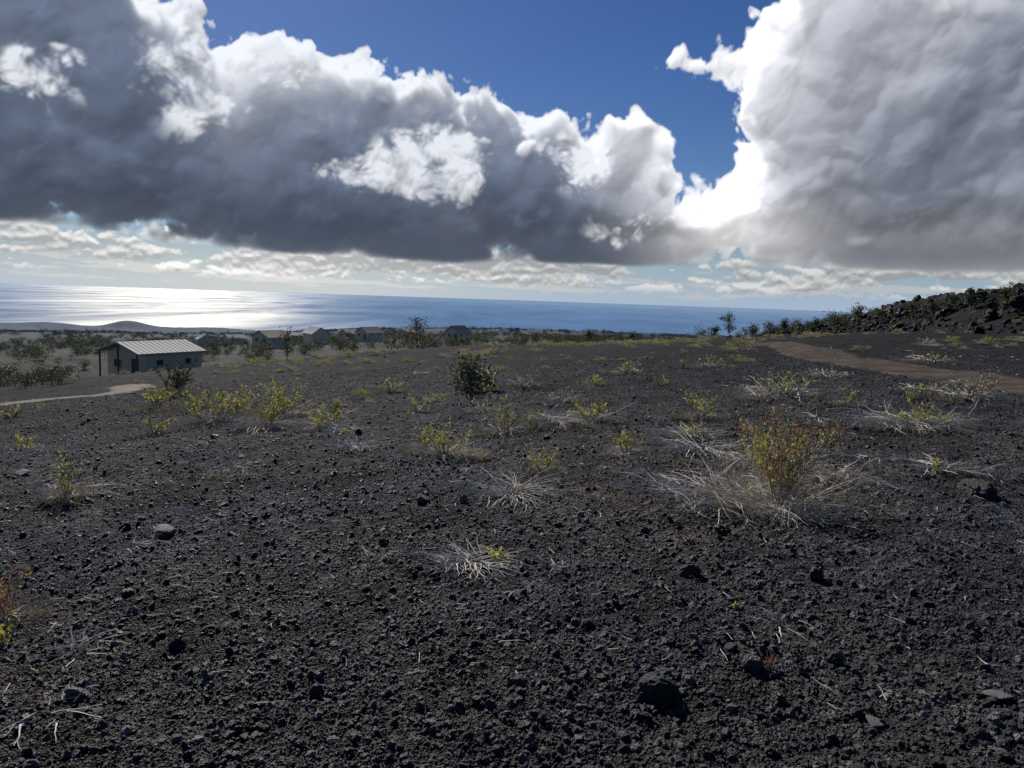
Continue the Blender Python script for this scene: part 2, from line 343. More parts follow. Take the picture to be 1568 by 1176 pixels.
# ------------------------------------------------------------------ clouds: volume marched on a bearing/elevation/depth grid
def build_clouds():
    st=.06; AZ=np.arange(-44,44,st); EL=np.arange(-.6,25,st); na=len(AZ); ne=len(EL)
    AG,EG=np.meshgrid(AZ,EL)
    AG=AG.astype(np.float32);EG=EG.astype(np.float32)
    rg=np.random.default_rng(21)
    top=[(-260,-140),(150,-160),(200,-30),(262,12),(300,4),(335,40),(400,62),(455,60),(480,78),(520,92),(560,84),(582,104),(600,132),(640,132),(700,150),(740,152),(790,178),(850,170),(900,198),(955,215),(985,245),(1018,258),(1032,282),
         (1062,262),(1108,238),(1150,212),(1124,190),(1112,135),(1065,118),(1025,104),(1060,72),(1125,44),(1150,16),(1190,-20),(1260,-160),(1900,-160)]
    bot=[(1900,432),(1568,424),(1400,418),(1250,416),(1100,412),(950,408),(830,406),(700,404),(560,398),(400,388),(240,374),(120,356),(0,344),(-260,325)]
    P=np.array([azel(*q) for q in top+bot])
    cs=4; a=AG[::cs,::cs].ravel(); e=EG[::cs,::cs].ravel(); sh=AG[::cs,::cs].shape
    best=np.full(a.shape,1e9); ins=np.zeros(a.shape,bool)
    for p,q in zip(P,np.roll(P,-1,0)):
        v=q-p; t=np.clip(((a-p[0])*v[0]+(e-p[1])*v[1])/(v@v),0,1)
        best=np.minimum(best,np.hypot(a-p[0]-t*v[0],e-p[1]-t*v[1]))
        c=((p[1]>e)!=(q[1]>e)); xx=(q[0]-p[0])*(e-p[1])/((q[1]-p[1]) if abs(q[1]-p[1])>1e-9 else 1e-9)+p[0]
        ins^=c&(a<xx)
    SD=np.where(ins,best,-best).reshape(sh).astype(np.float32)
    def lin(n,m):
        W=np.zeros((n,m),np.float32); t=np.arange(n)/cs; i=np.minimum(t.astype(int),m-2); f=t-i
        W[np.arange(n),i]=1-f; W[np.arange(n),i+1]=f; return W
    SD=lin(ne,sh[0])@SD@lin(na,sh[1]).T
    B=np.array([azel(*q) for q in bot])[::-1]; base=np.interp(AZ,B[:,0],B[:,1]).astype(np.float32)[None,:]
    hb=EG-base
    def wts(t):
        i=np.floor(t).astype(int); f=t-i
        return i,np.stack([(1-f)**3/6,(3*f**3-6*f**2+4)/6,(-3*f**3+3*f**2+3*f+1)/6,f**3/6],-1)
    def WM(n,lam):
        i,w=wts(np.arange(n)/lam); m=i.max()+4; W=np.zeros((n,m),np.float32)
        for k in range(4): W[np.arange(n),i+k]=w[:,k]
        return W
    NS=92; W0=8.2; dw=2*W0/NS
    lams=[6.5,3.3,1.7,.9,.48,.26,.15]; amps=[.6,.85,.58,.36,.21,.12,.07]
    octs=[]
    for l,am in zip(lams,amps):
        Wy=WM(ne,l/st);Wx=WM(na,l/st); nw=int(2*W0/l)+6
        octs.append((l,am,Wy,Wx,rg.normal(size=(nw,Wy.shape[1],Wx.shape[1])).astype(np.float32)/.33))
    def n2(lx,ly,ab=True):
        Wy=WM(ne,ly/st);Wx=WM(na,lx/st); q=Wy@(rg.normal(size=(Wy.shape[1],Wx.shape[1]))/.48).astype(np.float32)@Wx.T
        return np.abs(q)*1.25-.95 if ab else q
    def G(px,py,rx,ry=None,ro=0):
        x,y=azel(px,py); ry=ry or rx; dx=(AG-x);dy=(EG-y); c,s=math.cos(ro),math.sin(ro)
        u=(dx*c+dy*s)/(rx/20.);v=(-dx*s+dy*c)/(ry/20.)
        return np.exp(-u*u-v*v)
    thin=np.clip(G(310,110,80,80)+.9*G(440,80,80,45)+.8*G(60,110,50,35)+1.0*G(655,250,62,42)+.85*G(550,265,50,18)+.8*G(890,245,60,45)+.7*G(960,345,45,30)
        +.9*G(1080,300,80,45)+.7*G(1190,300,90,60)+.8*G(1110,90,70,50)+.4*G(560,120,60,25)+.4*G(760,185,60,25),0,1)
    lob=1.0*G(650,262,82,50)+.95*G(555,268,66,22)+.6*G(700,235,40,60)+.85*G(310,120,75,75)+.7*G(890,245,75,48)+.75*G(965,352,58,28)+.75*G(60,110,60,40)+.45*G(1110,300,100,50)+.7*G(440,90,70,36)  # bright sunlit lobes, painted over the marched cloud light
    fb=.5*n2(2.2,1.8)+.4*n2(1.0,.9)+.28*n2(.5,.45)+.16*n2(.26,.24)+.1*n2(.15,.15)
    lobm=sm(.34,.80,lob+.30*fb)*sm(.12,.42,lob)
    rgt=sm(2,13,AG+.5*(EG-8)).astype(np.float32)
    dark2=np.clip(G(1470,215,150,70)+.8*G(1540,70,60,70)+.7*G(1250,390,320,16)+.5*G(1400,300,120,30),0,1)
    thick=np.clip(SD,-9,5.0)
    basef=sm(.0,1.8,hb).astype(np.float32)*.93+.07
    sig=1.6*(1-.85*thin)*(1-.72*rgt*(1-dark2))
    tau=np.zeros((ne,na),np.float32); C=np.zeros((ne,na),np.float32); Tr=np.ones((ne,na),np.float32); Dp=np.zeros((ne,na),np.float32)
    for k in range(NS):
        w=W0-(k+.5)*dw
        F_=thick-w*w/8.0-.75*basef
        for n,(l,am,Wy,Wx,Lt) in enumerate(octs):
            i,ww=wts(np.array([(w+W0)/l])); i=int(i[0]); pl=np.tensordot(ww[0].astype(np.float32),Lt[i:i+4],1)
            q=Wy@pl@Wx.T
            q=(q if n==0 else (np.abs(q)*1.25-.95))
            F_=F_+am*basef*q
        soft=.36+.5*(1-basef)
        dn=np.clip(F_/soft,0,1)*np.clip((hb+.25)/.6,0,1)
        t2=np.zeros_like(tau); t2[:-2,1:]=tau[2:,:-1]; tau=t2
        I=.70*np.exp(-1.1*tau)+.24*np.exp(-.35*tau)+.05*np.exp(-.08*tau)
        al=1-np.exp(-dn*4.2*dw*(1-.4*rgt))
        C=C*(1-al)+I*al; Tr=Tr*(1-al); Dp=Dp*(1-al)-w*al
        tau+=dn*sig*dw
    al=1-Tr
    I=C/np.maximum(al,1e-3); H=Dp/np.maximum(al,1e-2)
    def blur(q,n):
        for _ in range(n):
            q=q.copy(); q[1:-1]=(q[:-2]+2*q[1:-1]+q[2:])/4; q[:,1:-1]=(q[:,:-2]+2*q[:,1:-1]+q[:,2:])/4
        return q
    def relief(H,k):
        gy=np.gradient(H,axis=0)/st; gx=np.gradient(H,axis=1)/st
        return (.42*gx-.80*gy+k)/np.sqrt(gx*gx+gy*gy+1)
    H5=blur(H,6); H30=blur(H5,40); H90=blur(H30,110)
    rf=relief(blur(H,2),.15)
    rl=.10*rf+.18*relief(H5,.15)+.34*relief(H30,.1)+.50*relief(H90,.1)
    rl=np.clip(rl,-.8,.9)*sm(.3,3.2,hb)
    Is=blur(I,8); I=.5*I+.5*Is
    amb=np.array((.078,.103,.158))[None,None]*(.74+.48*sm(0,7,hb))[...,None]+rgt[...,None]*np.array((.150,.138,.122))*(1-.60*dark2[...,None])
    amb=amb*(1+(.45+.10*rgt)*rl)[...,None]
    I=I*(1+.30*rl)+np.clip(rl,0,1)*.10*rgt
    lb=np.clip(.46+.34*fb+.40*rl+.22*rf,.10,.92)
    I=I*(1-lobm)+np.maximum(I*.8,lb*.84)*lobm
    I=np.minimum(I,.76+.16*np.tanh((I-.76)/.16)*(I>.76))
    col=amb+I[...,None]*np.array((.93,.92,.90))*.93
    f=.6*n2(4.5,.9,False)+.55*n2(1.6,.55)+.4*n2(.75,.33)+.25*n2(.35,.2)+.15*n2(.17,.13)
    env=1.25*np.exp(-((EG-2.5)/1.2)**2)-.75+.7*np.exp(-((AG+14)/18)**2)*np.exp(-((EG-2.4)/1.2)**2)
    ff=f+env
    low=np.clip(ff/.55,0,1)*sm(.5,1.3,EG)*sm(6,4.5,EG)*.9
    up=np.zeros_like(ff); up[:-5]=ff[5:]
    lit=np.clip(.76-.30*up+.26*f,.42,.98)
    g2=.8*n2(3.5,.22,False)+.5*n2(1.2,.14)+.3*n2(.45,.13)
    low2=np.clip((g2+1.2*np.exp(-((EG-1.15)/.55)**2)-.75)/.9,0,1)*.6*sm(.1,.5,EG)*sm(2.8,1.8,EG)
    sunb=np.exp(-((AG+19)/17)**2)
    haze=.92*np.exp(-np.maximum(EG,0)**1.5/7.0)
    hc=np.array((.36,.47,.62))[None,None]*np.ones_like(EG)[...,None]*(1-.14*sm(0,3,EG)[...,None])+sunb[...,None]*np.array((.24,.17,.04))*sm(5,0,EG)[...,None]
    bgc=hc; bga=haze
    for (aa,ll,cc) in ((low2,.74,(1.0,.96,.88)),(low,None,(1.0,.98,.93))):
        lc=(lit if ll is None else np.full_like(lit,ll))[...,None]*np.array(cc)*(.72+.34*sunb)[...,None]+(0.02,.035,.06)
        na_=aa+bga*(1-aa); bgc=(lc*aa[...,None]+bgc*(bga*(1-aa))[...,None])/np.maximum(na_,1e-4)[...,None]; bga=na_
    oa=al+bga*(1-al)
    oc=(col*al[...,None]+bgc*(bga*(1-al))[...,None])/np.maximum(oa,1e-4)[...,None]
    wx=.14*n2(1.6,1.6,False)+.06*n2(.6,.6,False); wy=.14*n2(1.6,1.6,False)+.06*n2(.6,.6,False)
    att=sm(1.5,5,hb+1.0)
    ii=np.clip(np.arange(ne)[:,None]+wy*att/st,0,ne-1.01); jj=np.clip(np.arange(na)[None,:]+wx*att/st,0,na-1.01)
    i0=ii.astype(int);j0=jj.astype(int);fi=(ii-i0)[...,None];fj=(jj-j0)[...,None]
    I4=np.concatenate([oc,oa[...,None]],-1).astype(np.float32)
    I4=(I4[i0,j0]*(1-fj)+I4[i0,j0+1]*fj)*(1-fi)+(I4[i0+1,j0]*(1-fj)+I4[i0+1,j0+1]*fj)*fi
    I4[...,3]*=sm(25,23,EG)*sm(44,42.5,np.abs(AG))
    RAD=400000.
    a=np.radians(AG.astype(float));e=np.radians(EG.astype(float))
    vv=np.stack([RAD*np.cos(e)*np.sin(a),RAD*np.cos(e)*np.cos(a),RAD*np.sin(e)+EYE],-1).reshape(-1,3)
    i=np.arange(ne-1)[:,None]*na; j=np.arange(na-1)[None,:]
    qd=np.stack([i+j,i+j+1,i+na+j+1,i+na+j],-1).reshape(-1,4)
    m,nt,o=mat('cloud_layer')
    at=N(nt,'ShaderNodeAttribute',attribute_name='cloud'); em=N(nt,'ShaderNodeEmission'); tr=N(nt,'ShaderNodeBsdfTransparent'); mx=N(nt,'ShaderNodeMixShader')
    nt.links.new(at.outputs['Color'],em.inputs[0]); nt.links.new(at.outputs['Alpha'],mx.inputs[0])
    nt.links.new(tr.outputs[0],mx.inputs[1]); nt.links.new(em.outputs[0],mx.inputs[2]); nt.links.new(mx.outputs[0],o.inputs[0])
    m.cycles.emission_sampling='NONE'
    meshnp('sky',vv,qd,[m],True,I4.reshape(-1,4),'cloud')
build_clouds()
T2=time.time()

# ------------------------------------------------------------------ instancing
def scatter(name,pts,rot,scl,idx,srcs):
    c=bpy.data.collections.new(name+'_parts')
    for s in srcs: c.objects.link(s)
    me=bpy.data.meshes.new(name); n=len(pts); me.vertices.add(n); me.vertices.foreach_set('co',np.asarray(pts,np.float32).ravel())
    for nm,ty,arr,key in (('rot','FLOAT_VECTOR',rot,'vector'),('scl','FLOAT_VECTOR',scl,'vector'),('idx','INT',idx,'value')):
        at=me.attributes.new(nm,ty,'POINT'); at.data.foreach_set(key,np.asarray(arr,np.int32 if ty=='INT' else np.float32).ravel())
    o=bpy.data.objects.new(name,me); scene.collection.objects.link(o)
    ng=bpy.data.node_groups.new(name,'GeometryNodeTree')
    ng.interface.new_socket('Geometry',in_out='INPUT',socket_type='NodeSocketGeometry'); ng.interface.new_socket('Geometry',in_out='OUTPUT',socket_type='NodeSocketGeometry')
    gi=ng.nodes.new('NodeGroupInput');go=ng.nodes.new('NodeGroupOutput'); ip=ng.nodes.new('GeometryNodeInstanceOnPoints'); ci=ng.nodes.new('GeometryNodeCollectionInfo')
    ci.inputs['Collection'].default_value=c; ci.inputs['Separate Children'].default_value=True; ci.inputs['Reset Children'].default_value=True
    def na(nm,ty):
        q=ng.nodes.new('GeometryNodeInputNamedAttribute'); q.data_type=ty; q.inputs['Name'].default_value=nm
        return [x for x in q.outputs if x.enabled][0]
    er=ng.nodes.new('FunctionNodeEulerToRotation')
    L=ng.links.new
    L(gi.outputs[0],ip.inputs['Points']);L(ci.outputs[0],ip.inputs['Instance']);ip.inputs['Pick Instance'].default_value=True
    L(na('idx','INT'),ip.inputs['Instance Index']); L(na('rot','FLOAT_VECTOR'),er.inputs[0]);L(er.outputs[0],ip.inputs['Rotation']);L(na('scl','FLOAT_VECTOR'),ip.inputs['Scale'])
    L(ip.outputs[0],go.inputs[0])
    md=o.modifiers.new('scatter','NODES'); md.node_group=ng
    return o
import bmesh
def rock(name,mt,sub,amp,seed,link=False,sq=.75):
    bm=bmesh.new(); bmesh.ops.create_icosphere(bm,subdivisions=sub,radius=1)
    rg=np.random.default_rng(seed); ds=rg.normal(size=(9,3)); ds/=np.linalg.norm(ds,axis=1)[:,None]; hs=rg.uniform(.5,.95,9)
    for v in bm.verts:
        p=np.array(v.co); 
        for d,h in zip(ds,hs):
            q=p@d
            if q>h: p=p-d*(q-h)*.85
        p=p*(1+amp*rg.normal()*.5); p*=np.array([1,.8,sq]); v.co=p
    me=bpy.data.meshes.new(name); bm.to_mesh(me); bm.free(); me.materials.append(mt)
    o=bpy.data.objects.new(name,me)
    if link: scene.collection.objects.link(o)
    return o
def stonemat(name,c0,c1,bump=.3,tail=2.8):
    m,nt,o=mat(name); p=N(nt,'ShaderNodeBsdfPrincipled'); p.inputs['Roughness'].default_value=.5; p.inputs['Specular IOR Level'].default_value=.45
    oi=N(nt,'ShaderNodeObjectInfo'); cr=N(nt,'ShaderNodeValToRGB'); e=cr.color_ramp.elements
    e[0].position=0;e[0].color=(*c0,1);e[1].position=.88;e[1].color=(*c1,1); q=cr.color_ramp.elements.new(.975); q.color=(c1[0]*tail,c1[1]*tail,c1[2]*tail*.96,1)
    q=cr.color_ramp.elements.new(.5); q.color=(c0[0]*1.6,c0[1]*1.5,c0[2]*1.35,1)
    nt.links.new(oi.outputs['Random'],cr.inputs[0]); nt.links.new(cr.outputs[0],p.inputs['Base Color'])
    tc=N(nt,'ShaderNodeTexCoord'); nz=N(nt,'ShaderNodeTexNoise'); nz.inputs['Scale'].default_value=3.5; nz.inputs['Detail'].default_value=4; nt.links.new(tc.outputs['Object'],nz.inputs[0])
    bp=N(nt,'ShaderNodeBump'); bp.inputs['Strength'].default_value=.8; bp.inputs['Distance'].default_value=bump; nt.links.new(nz.outputs[0],bp.inputs['Height']); nt.links.new(bp.outputs[0],p.inputs['Normal'])
    nt.links.new(p.outputs[0],o.inputs[0]); return m
SM=stonemat('lava_stone',(.028,.028,.030),(.104,.101,.098),.3,3.0)
SR=stonemat('ridge_lava',(.012,.012,.013),(.030,.029,.028),.3,1.6)
SR.node_tree.nodes['Principled BSDF'].inputs['Specular IOR Level'].default_value=.12
src=[rock('cinder_%d'%k,SM,2,.13,100+k) for k in range(6)]
n=260000
r=np.exp(rng.uniform(math.log(1.9),math.log(32),n)); a=np.radians(rng.uniform(-40,40,n)); x=r*np.sin(a);y=r*np.cos(a)
keep=rmask(x,y)<.3; x,y,r=x[keep],y[keep],r[keep]; n=len(x)
s=np.clip(.0044*rng.random(n)**-.36,0,.026)*(1+.03*r)
z=hbase(x,y)+hdetail(x,y)+s*.15
scl=s[:,None]*rng.uniform(.7,1.25,(n,3)); rot=rng.uniform(0,6.28,(n,3))
scatter('cinder_gravel',np.stack([x,y,z],1),rot,scl,rng.integers(0,6,n),src)
src=[rock('clinker_%d'%k,SM,3,.10,200+k) for k in range(5)]
def rocks(name,x,y,s,src):
    keep=rmask(x,y)<.3; x,y,s=x[keep],y[keep],s[keep]; n=len(x)
    z=hbase(x,y)+hdetail(x,y)+s*.2
    scatter(name,np.stack([x,y,z],1),rng.uniform(0,6.28,(n,3)),s[:,None]*rng.uniform(.7,1.2,(n,3)),rng.integers(0,5,n),src)
n=700
r=np.exp(rng.uniform(math.log(2.6),math.log(60),n)); a=np.radians(rng.uniform(-42,42,n)); x=r*np.sin(a);y=r*np.cos(a)
s=np.clip(.014*rng.random(n)**-.38,0,.06)*(1+.02*r)
rocks('lava_stones',x,y,s,src)
src=[rock('boulder_%d'%k,SR,3,.12,230+k) for k in range(5)]
n2_=8500
x2=rng.uniform(30,60,n2_); y2=rng.uniform(22,112,n2_); s2=np.clip(.14*rng.random(n2_)**-.40,0,.65)
keep=(rng.random(n2_)<sm(29,38,x2)); x2,y2,s2=x2[keep],y2[keep],s2[keep]
n3=1100; a3=np.radians(rng.uniform(-2,27,n3)); r3=rng.uniform(74,104,n3); x3=r3*np.sin(a3);y3=r3*np.cos(a3); s3=np.clip(.1*rng.random(n3)**-.4,0,.4)
rocks('lava_boulders',np.concatenate([x2,x3]),np.concatenate([y2,y3]),np.concatenate([s2,s3]),src)
def gz(x,y): return float(hbase(x,y)+hdetail(np.array(x),np.array(y)))
PALE=principled('pale_lava',(.24,.235,.23),.8,.3,.4,20,.02)
DRK=principled('dark_lava',(.045,.044,.044),.6,.4,.5,9,.05)
for k,(px,py,w,mt) in enumerate([(1008,1062,64,DRK),(255,822,44,PALE),(1056,878,34,DRK),(1495,762,46,DRK),(790,1060,34,DRK),(648,770,24,DRK),(462,862,14,PALE),(35,726,22,PALE),(1340,1105,36,PALE),(1530,1075,40,PALE),(415,858,12,PALE),(1500,1130,30,DRK),(1120,1000,26,DRK),(270,985,26,DRK),(560,905,20,DRK),(900,960,22,DRK),(690,1010,20,DRK),(230,905,12,PALE),(370,700,12,PALE),(150,1085,14,PALE)]):
    x,y,z,d=hit(px,py); o=rock('lava_rock',mt,4,.06,300+k,True,.5 if mt is PALE else .8); sz=w/F*d*.5*1.05
    o.scale=(sz,sz,sz*(.5 if mt is PALE else 1)); o.rotation_euler=(.2,.1,k*1.7); o.location=(x,y,gz(x,y)+sz*.25)

# ------------------------------------------------------------------ named shrubs
def place(px,py):
    x,y,z,d=hit(px,py); return x,y,gz(x,y),d
sid=0
def mkshrub(px,py,hp,wp,mix,ns,nl,tw=0,twr=0,name='shrub',L=None,gr=0,sub=3,low=.35,twoff=(0,0)):
    global sid; sid+=1
    x,y,z,d=place(px,py); rg=np.random.default_rng(500+sid); b=MB()
    h=hp/F*d*1.1; w=wp/F*d*1.12; L=L or max(.030,.0032*d)
    th=max(.0034,.00052*d)
    if ns: shrub(b,rg,h,w,int(ns*1.4)+1,int(nl*2.1),L,th,mix,sub=sub,low=low)
    if tw: twigs(b,rg,int(tw*2.4),twr/F*d*1.15,max(.0036,.00055*d),twoff[0]/F*d,twoff[1]/F*d)
    if ns and not gr and nl>60: gr=int(90+wp*1.8)
    if gr: grass(b,rg,max(h*.30,.09),w*1.9,int(gr*1.8),max(.0024,.00046*d),6)
    return b.obj(name,MATS,(x,y,z))
Y=[(2,3),(3,1)];YG=[(2,2),(3,2)];RY=[(4,3),(2,3),(3,2)];GB=[(3,1),(6,3)];DK=[(5,5),(3,1)];YB=[(2,2),(6,1),(3,1)]
mkshrub(1192,778,152,95,[(4,3),(2,2),(3,4),(6,1)],26,1150,46,110,sub=4,low=.22,name='ohia_shrub')
mkshrub(1168,752,90,60,[(2,8),(3,1)],10,460,10,60,name='shrub',low=.2)
mkshrub(1150,772,40,60,Y,3,30,60,125,name='dry_shrub',twoff=(-55,15))
mkshrub(1235,735,80,70,[(6,3),(3,1),(4,1)],9,160,40,80,gr=160)
mkshrub(1268,700,45,30,Y,4,60,6,30)
mkshrub(1160,715,75,50,[(4,2),(6,2)],8,120,20,70,gr=100)
mkshrub(1200,606,34,85,YB,14,260,30,60,gr=200,name='dry_shrub')
mkshrub(1168,612,16,50,GB,5,60,20,40,gr=140,name='dry_grass_tuft')
mkshrub(1073,640,36,38,Y,8,200,8,25)
mkshrub(1058,668,26,40,YG,6,110,26,60)
mkshrub(1075,690,14,40,GB,3,20,34,80,name='dry_twigs')
mkshrub(1392,655,34,62,Y,10,220,44,80,name='shrub')
mkshrub(1440,652,16,40,Y,5,70,20,45)
mkshrub(1432,728,20,22,Y,4,60,16,55)
mkshrub(1480,612,36,60,GB,12,160,20,40,gr=100,name='dry_shrub')
mkshrub(1270,578,14,60,GB,6,60,16,36,gr=180,name='dry_grass_tuft')
mkshrub(1300,622,20,24,YG,5,90)
mkshrub(1090,562,14,36,YB,7,90,8,20)
mkshrub(1420,600,12,46,YB,5,50,12,30,gr=80,name='dry_grass_tuft')
mkshrub(1430,555,12,50,YB,8,90,8,30)
mkshrub(962,697,40,36,Y,8,170,12,30)
mkshrub(828,722,36,48,[(2,6),(3,1)],9,170,6,24)
mkshrub(790,755,28,30,YG,4,30,44,85,name='dry_shrub')
mkshrub(764,862,26,28,[(2,1)],6,60,8,40)
mkshrub(715,868,10,20,GB,1,4,36,72,name='dry_twigs')
mkshrub(682,698,62,62,YB,14,380,26,50,gr=160)
mkshrub(655,690,30,40,YG,6,100,14,36)
mkshrub(710,700,16,40,GB,3,20,14,30,gr=160,name='dry_grass_tuft')
mkshrub(770,660,50,56,YG,11,260,14,36)
mkshrub(815,652,24,24,Y,4,60)
mkshrub(902,644,30,52,[(2,6),(3,1)],11,300,14,60)
mkshrub(850,652,12,60,GB,3,20,26,50,gr=200,name='dry_twigs')
mkshrub(864,616,18,54,GB,6,50,10,30,gr=260,name='dry_grass_tuft')
mkshrub(960,572,18,34,YB,9,120,8,22)
mkshrub(912,592,16,26,YB,6,90)
mkshrub(1045,565,12,16,YG,4,50)
mkshrub(102,768,66,26,Y,7,130,10,40)
mkshrub(118,762,22,36,Y,4,60,16,50)
mkshrub(236,664,24,40,YG,7,140,6,24)
mkshrub(238,628,26,40,Y,8,160)
mkshrub(300,628,30,50,YG,8,200)
mkshrub(330,648,44,84,YG,16,460,24,60,gr=200)
mkshrub(368,640,40,60,YB,12,300)
mkshrub(410,655,52,44,YG,12,320,26,60,gr=200)
mkshrub(440,640,48,50,Y,12,330,16,40)
mkshrub(490,656,34,44,Y,9,220,26,55,gr=150)
mkshrub(515,640,28,36,YG,7,150,10,30)
mkshrub(524,664,12,30,Y,3,30,10,30)
mkshrub(268,606,46,46,DK,12,500,name='dark_shrub')
mkshrub(30,688,20,40,Y,5,80,14,30)
mkshrub(20,640,14,40,YB,5,60)
mkshrub(12,950,70,46,[(4,4),(2,2)],9,120,6,30,name='ohia_shrub')
mkshrub(0,985,40,30,[(2,5),(4,1)],5,60)
mkshrub(1176,1030,34,14,[(4,1)],3,14)
mkshrub(1128,925,18,8,[(2,1)],2,8)
mkshrub(640,628,22,40,YB,8,120,10,30)
mkshrub(600,600,20,34,YB,8,120)
mkshrub(800,594,14,40,GB,6,80,10,30,gr=100)
mkshrub(545,690,6,8,Y,1,4,16,34,name='dry_twigs')
mkshrub(740,632,20,30,GB,4,30,10,36,gr=60,name='dry_shrub')
mkshrub(1010,590,12,18,YG,4,40)
mkshrub(1395,610,14,26,YG,4,50)
for (px,py,n,rad) in [(120,1000,9,52),(1210,965,3,60),(75,1108,4,60),(200,842,6,40),(360,722,6,40),(310,792,4,40),(1300,735,8,60),(60,745,6,36),(1060,620,8,30),(640,575,8,22),(530,683,10,30),(1250,645,8,40),(945,705,8,36),(1325,700,6,34),(855,875,4,30),(1210,790,20,70)]:
    mkshrub(px,py,1,1,Y,0,0,n,rad,name='dry_twigs')
def tree(rg,h,w,nl,L,mi,trunk=.05,cl=14,bare=.3):
    b=MB(); top=stemline((0,0,-.1),(rg.normal()*.08,rg.normal()*.08,1),h*.85,7,rg,.16)
    b.tube(top,trunk,trunk*.25,0,6)
    for c in range(cl):
        j=rg.integers(2,7); a=rg.uniform(0,6.28); f=1-(j-2)/7
        d=np.array([math.cos(a)*w*.5,math.sin(a)*w*.5,h*rg.uniform(.08,.35)]); Lb=np.linalg.norm(d)*rg.uniform(.45,1)*(.5+.6*f)
        P=stemline(top[j],d,Lb,4,rg,.3,.04); b.tube(P,trunk*.4,trunk*.12,0,4)
        n=int(nl/cl*rg.uniform(.3,1.5)); cr=w*rg.uniform(.10,.2)
        if rg.random()<bare*.5: n=int(n*.2)
        for _ in range(n):
            k=rg.integers(1,5); p=P[k]+rg.normal(size=3)*cr*np.array([1,1,.6]); q=rg.normal(size=3)+np.array([0,0,.4])
            s=rg.uniform(.6,1.4); b.leaf(p,q,L*s,L*.6*s,mi[rg.integers(len(mi))],rg)
    return b
x,y,z,d=place(722,616); h=88/F*d; tree(np.random.default_rng(5),h,64/F*d,1700,.0042*d,[5,5,3,7],.02,30).obj('ohia_tree',MATS,(x,y,z))
x,y,z,d=place(745,600); tree(np.random.default_rng(6),44/F*d,36/F*d,350,.0045*d,[5,3,6],.015,14).obj('ohia_tree',MATS,(x,y,z))
k=0
def onb(px,d):
    a=math.radians(azel(px,520)[0]); x,y=d*math.sin(a),d*math.cos(a); return x,y,float(hbase(x,y))
for (px,py,d,hp,wp) in [(640,548,74,66,28),(600,548,84,38,28),(440,548,80,46,20),(390,548,104,30,34),(905,532,88,28,16),(850,530,92,20,22),(1118,520,86,42,14),(1180,520,90,28,12),(1272,508,88,30,22),(1220,514,88,24,16),(1075,522,92,20,20),(968,530,92,22,12),(1150,520,88,22,14),(1310,500,84,32,12),(705,545,88,26,14),(1345,495,80,24,18),(1450,470,74,20,12),(1395,480,76,20,16),(1530,452,66,18,14),(540,550,90,24,18),(1420,476,76,22,10),(1500,460,70,18,10),(1248,512,90,26,10),(1095,522,90,24,10),(1200,516,90,30,9),(1480,466,70,26,8)]:
    x,y,z=onb(px,d); k+=1
    t=ray(px,py-hp); ztop=EYE+math.hypot(x,y)*t[2]/math.hypot(t[0],t[1]); h=max(ztop-z,1.2)
    h=min(h,6.5); big=hp>45
    tree(np.random.default_rng(40+k),h*1.12,wp/F*d*1.4,900 if big else 600,.16,[5,7,3,5],.035*h/3+.03,20 if big else 15).obj('ohia_tree',MATS,(x,y,z))

# masses ------------------------------------------------------------
tsrc=[];fsrc=[]
for q in range(5):
    rg=np.random.default_rng(80+q); tsrc.append(tree(rg,1.0,.95,420,.07,[7,7,5,7] if q%2 else [7,3,7,5],.02,16).obj('scrub_tree_%d'%q,MATS,link=False))
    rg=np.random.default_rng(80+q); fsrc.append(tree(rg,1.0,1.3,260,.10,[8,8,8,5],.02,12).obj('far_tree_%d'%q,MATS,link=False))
pts=[];S=[]
def add(n,a0,a1,d0,d1,h0,h1,lg=False,thr=-.35):
    r=np.exp(rng.uniform(math.log(d0),math.log(d1),n)) if lg else rng.uniform(d0,d1,n)
    a=np.radians(rng.uniform(a0,a1,n)); x=r*np.sin(a);y=r*np.cos(a)
    dens=vn(np.degrees(a)/1.6,np.log(r)*9,70)+.6*vn(np.degrees(a)/.6,np.log(r)*25,71)
    kp=(dens>thr)&(rmask(x,y)<.2)
    kp&=~((np.abs(np.degrees(a)-math.degrees(math.atan2(HX,HY)))<4.8)&(r<HD+9)&(r>36))
    x,y=x[kp],y[kp]; pts.append(np.stack([x,y,hbase(x,y)-.05],1)); S.append(rng.uniform(h0,h1,kp.sum())*(.8+.5*rng.random(kp.sum())**3))
HD=78.; a=math.radians(azel(232,560)[0]); HX,HY=HD*math.sin(a),HD*math.cos(a)
add(800,-42,8,112,260,1.0,2.8,False,-.1)
add(2400,-42,14,260,600,1.8,4.0,True,-.1)
add(420,-42,-24,46,112,.5,1.5)
add(260,-24,28,88,112,.4,1.1)
add(170,0,28,92,112,.5,1.3)
add(150,10,36,100,128,.6,1.8)
n=150; x=rng.uniform(33,58,n);y=rng.uniform(35,112,n); pts.append(np.stack([x,y,hbase(x,y)],1)); S.append(rng.uniform(.4,1.2,n))
P=np.concatenate(pts);S=np.concatenate(S);n=len(P)
scatter('scrub_trees',P,np.stack([0*S,0*S,rng.uniform(0,6.28,n)],1),np.stack([S*rng.uniform(.8,1.5,n),S*rng.uniform(.8,1.5,n),S],1),rng.integers(0,5,n),tsrc)
pts=[];S=[]
add(3400,-42,16,560,1500,2.5,4.5,True,-.1); add(3600,-42,16,1500,5500,4,6,True,0)
P=np.concatenate(pts);S=np.concatenate(S);n=len(P)
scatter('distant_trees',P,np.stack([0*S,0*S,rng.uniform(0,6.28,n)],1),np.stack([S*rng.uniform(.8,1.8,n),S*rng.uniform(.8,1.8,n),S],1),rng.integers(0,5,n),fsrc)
ssrc=[]
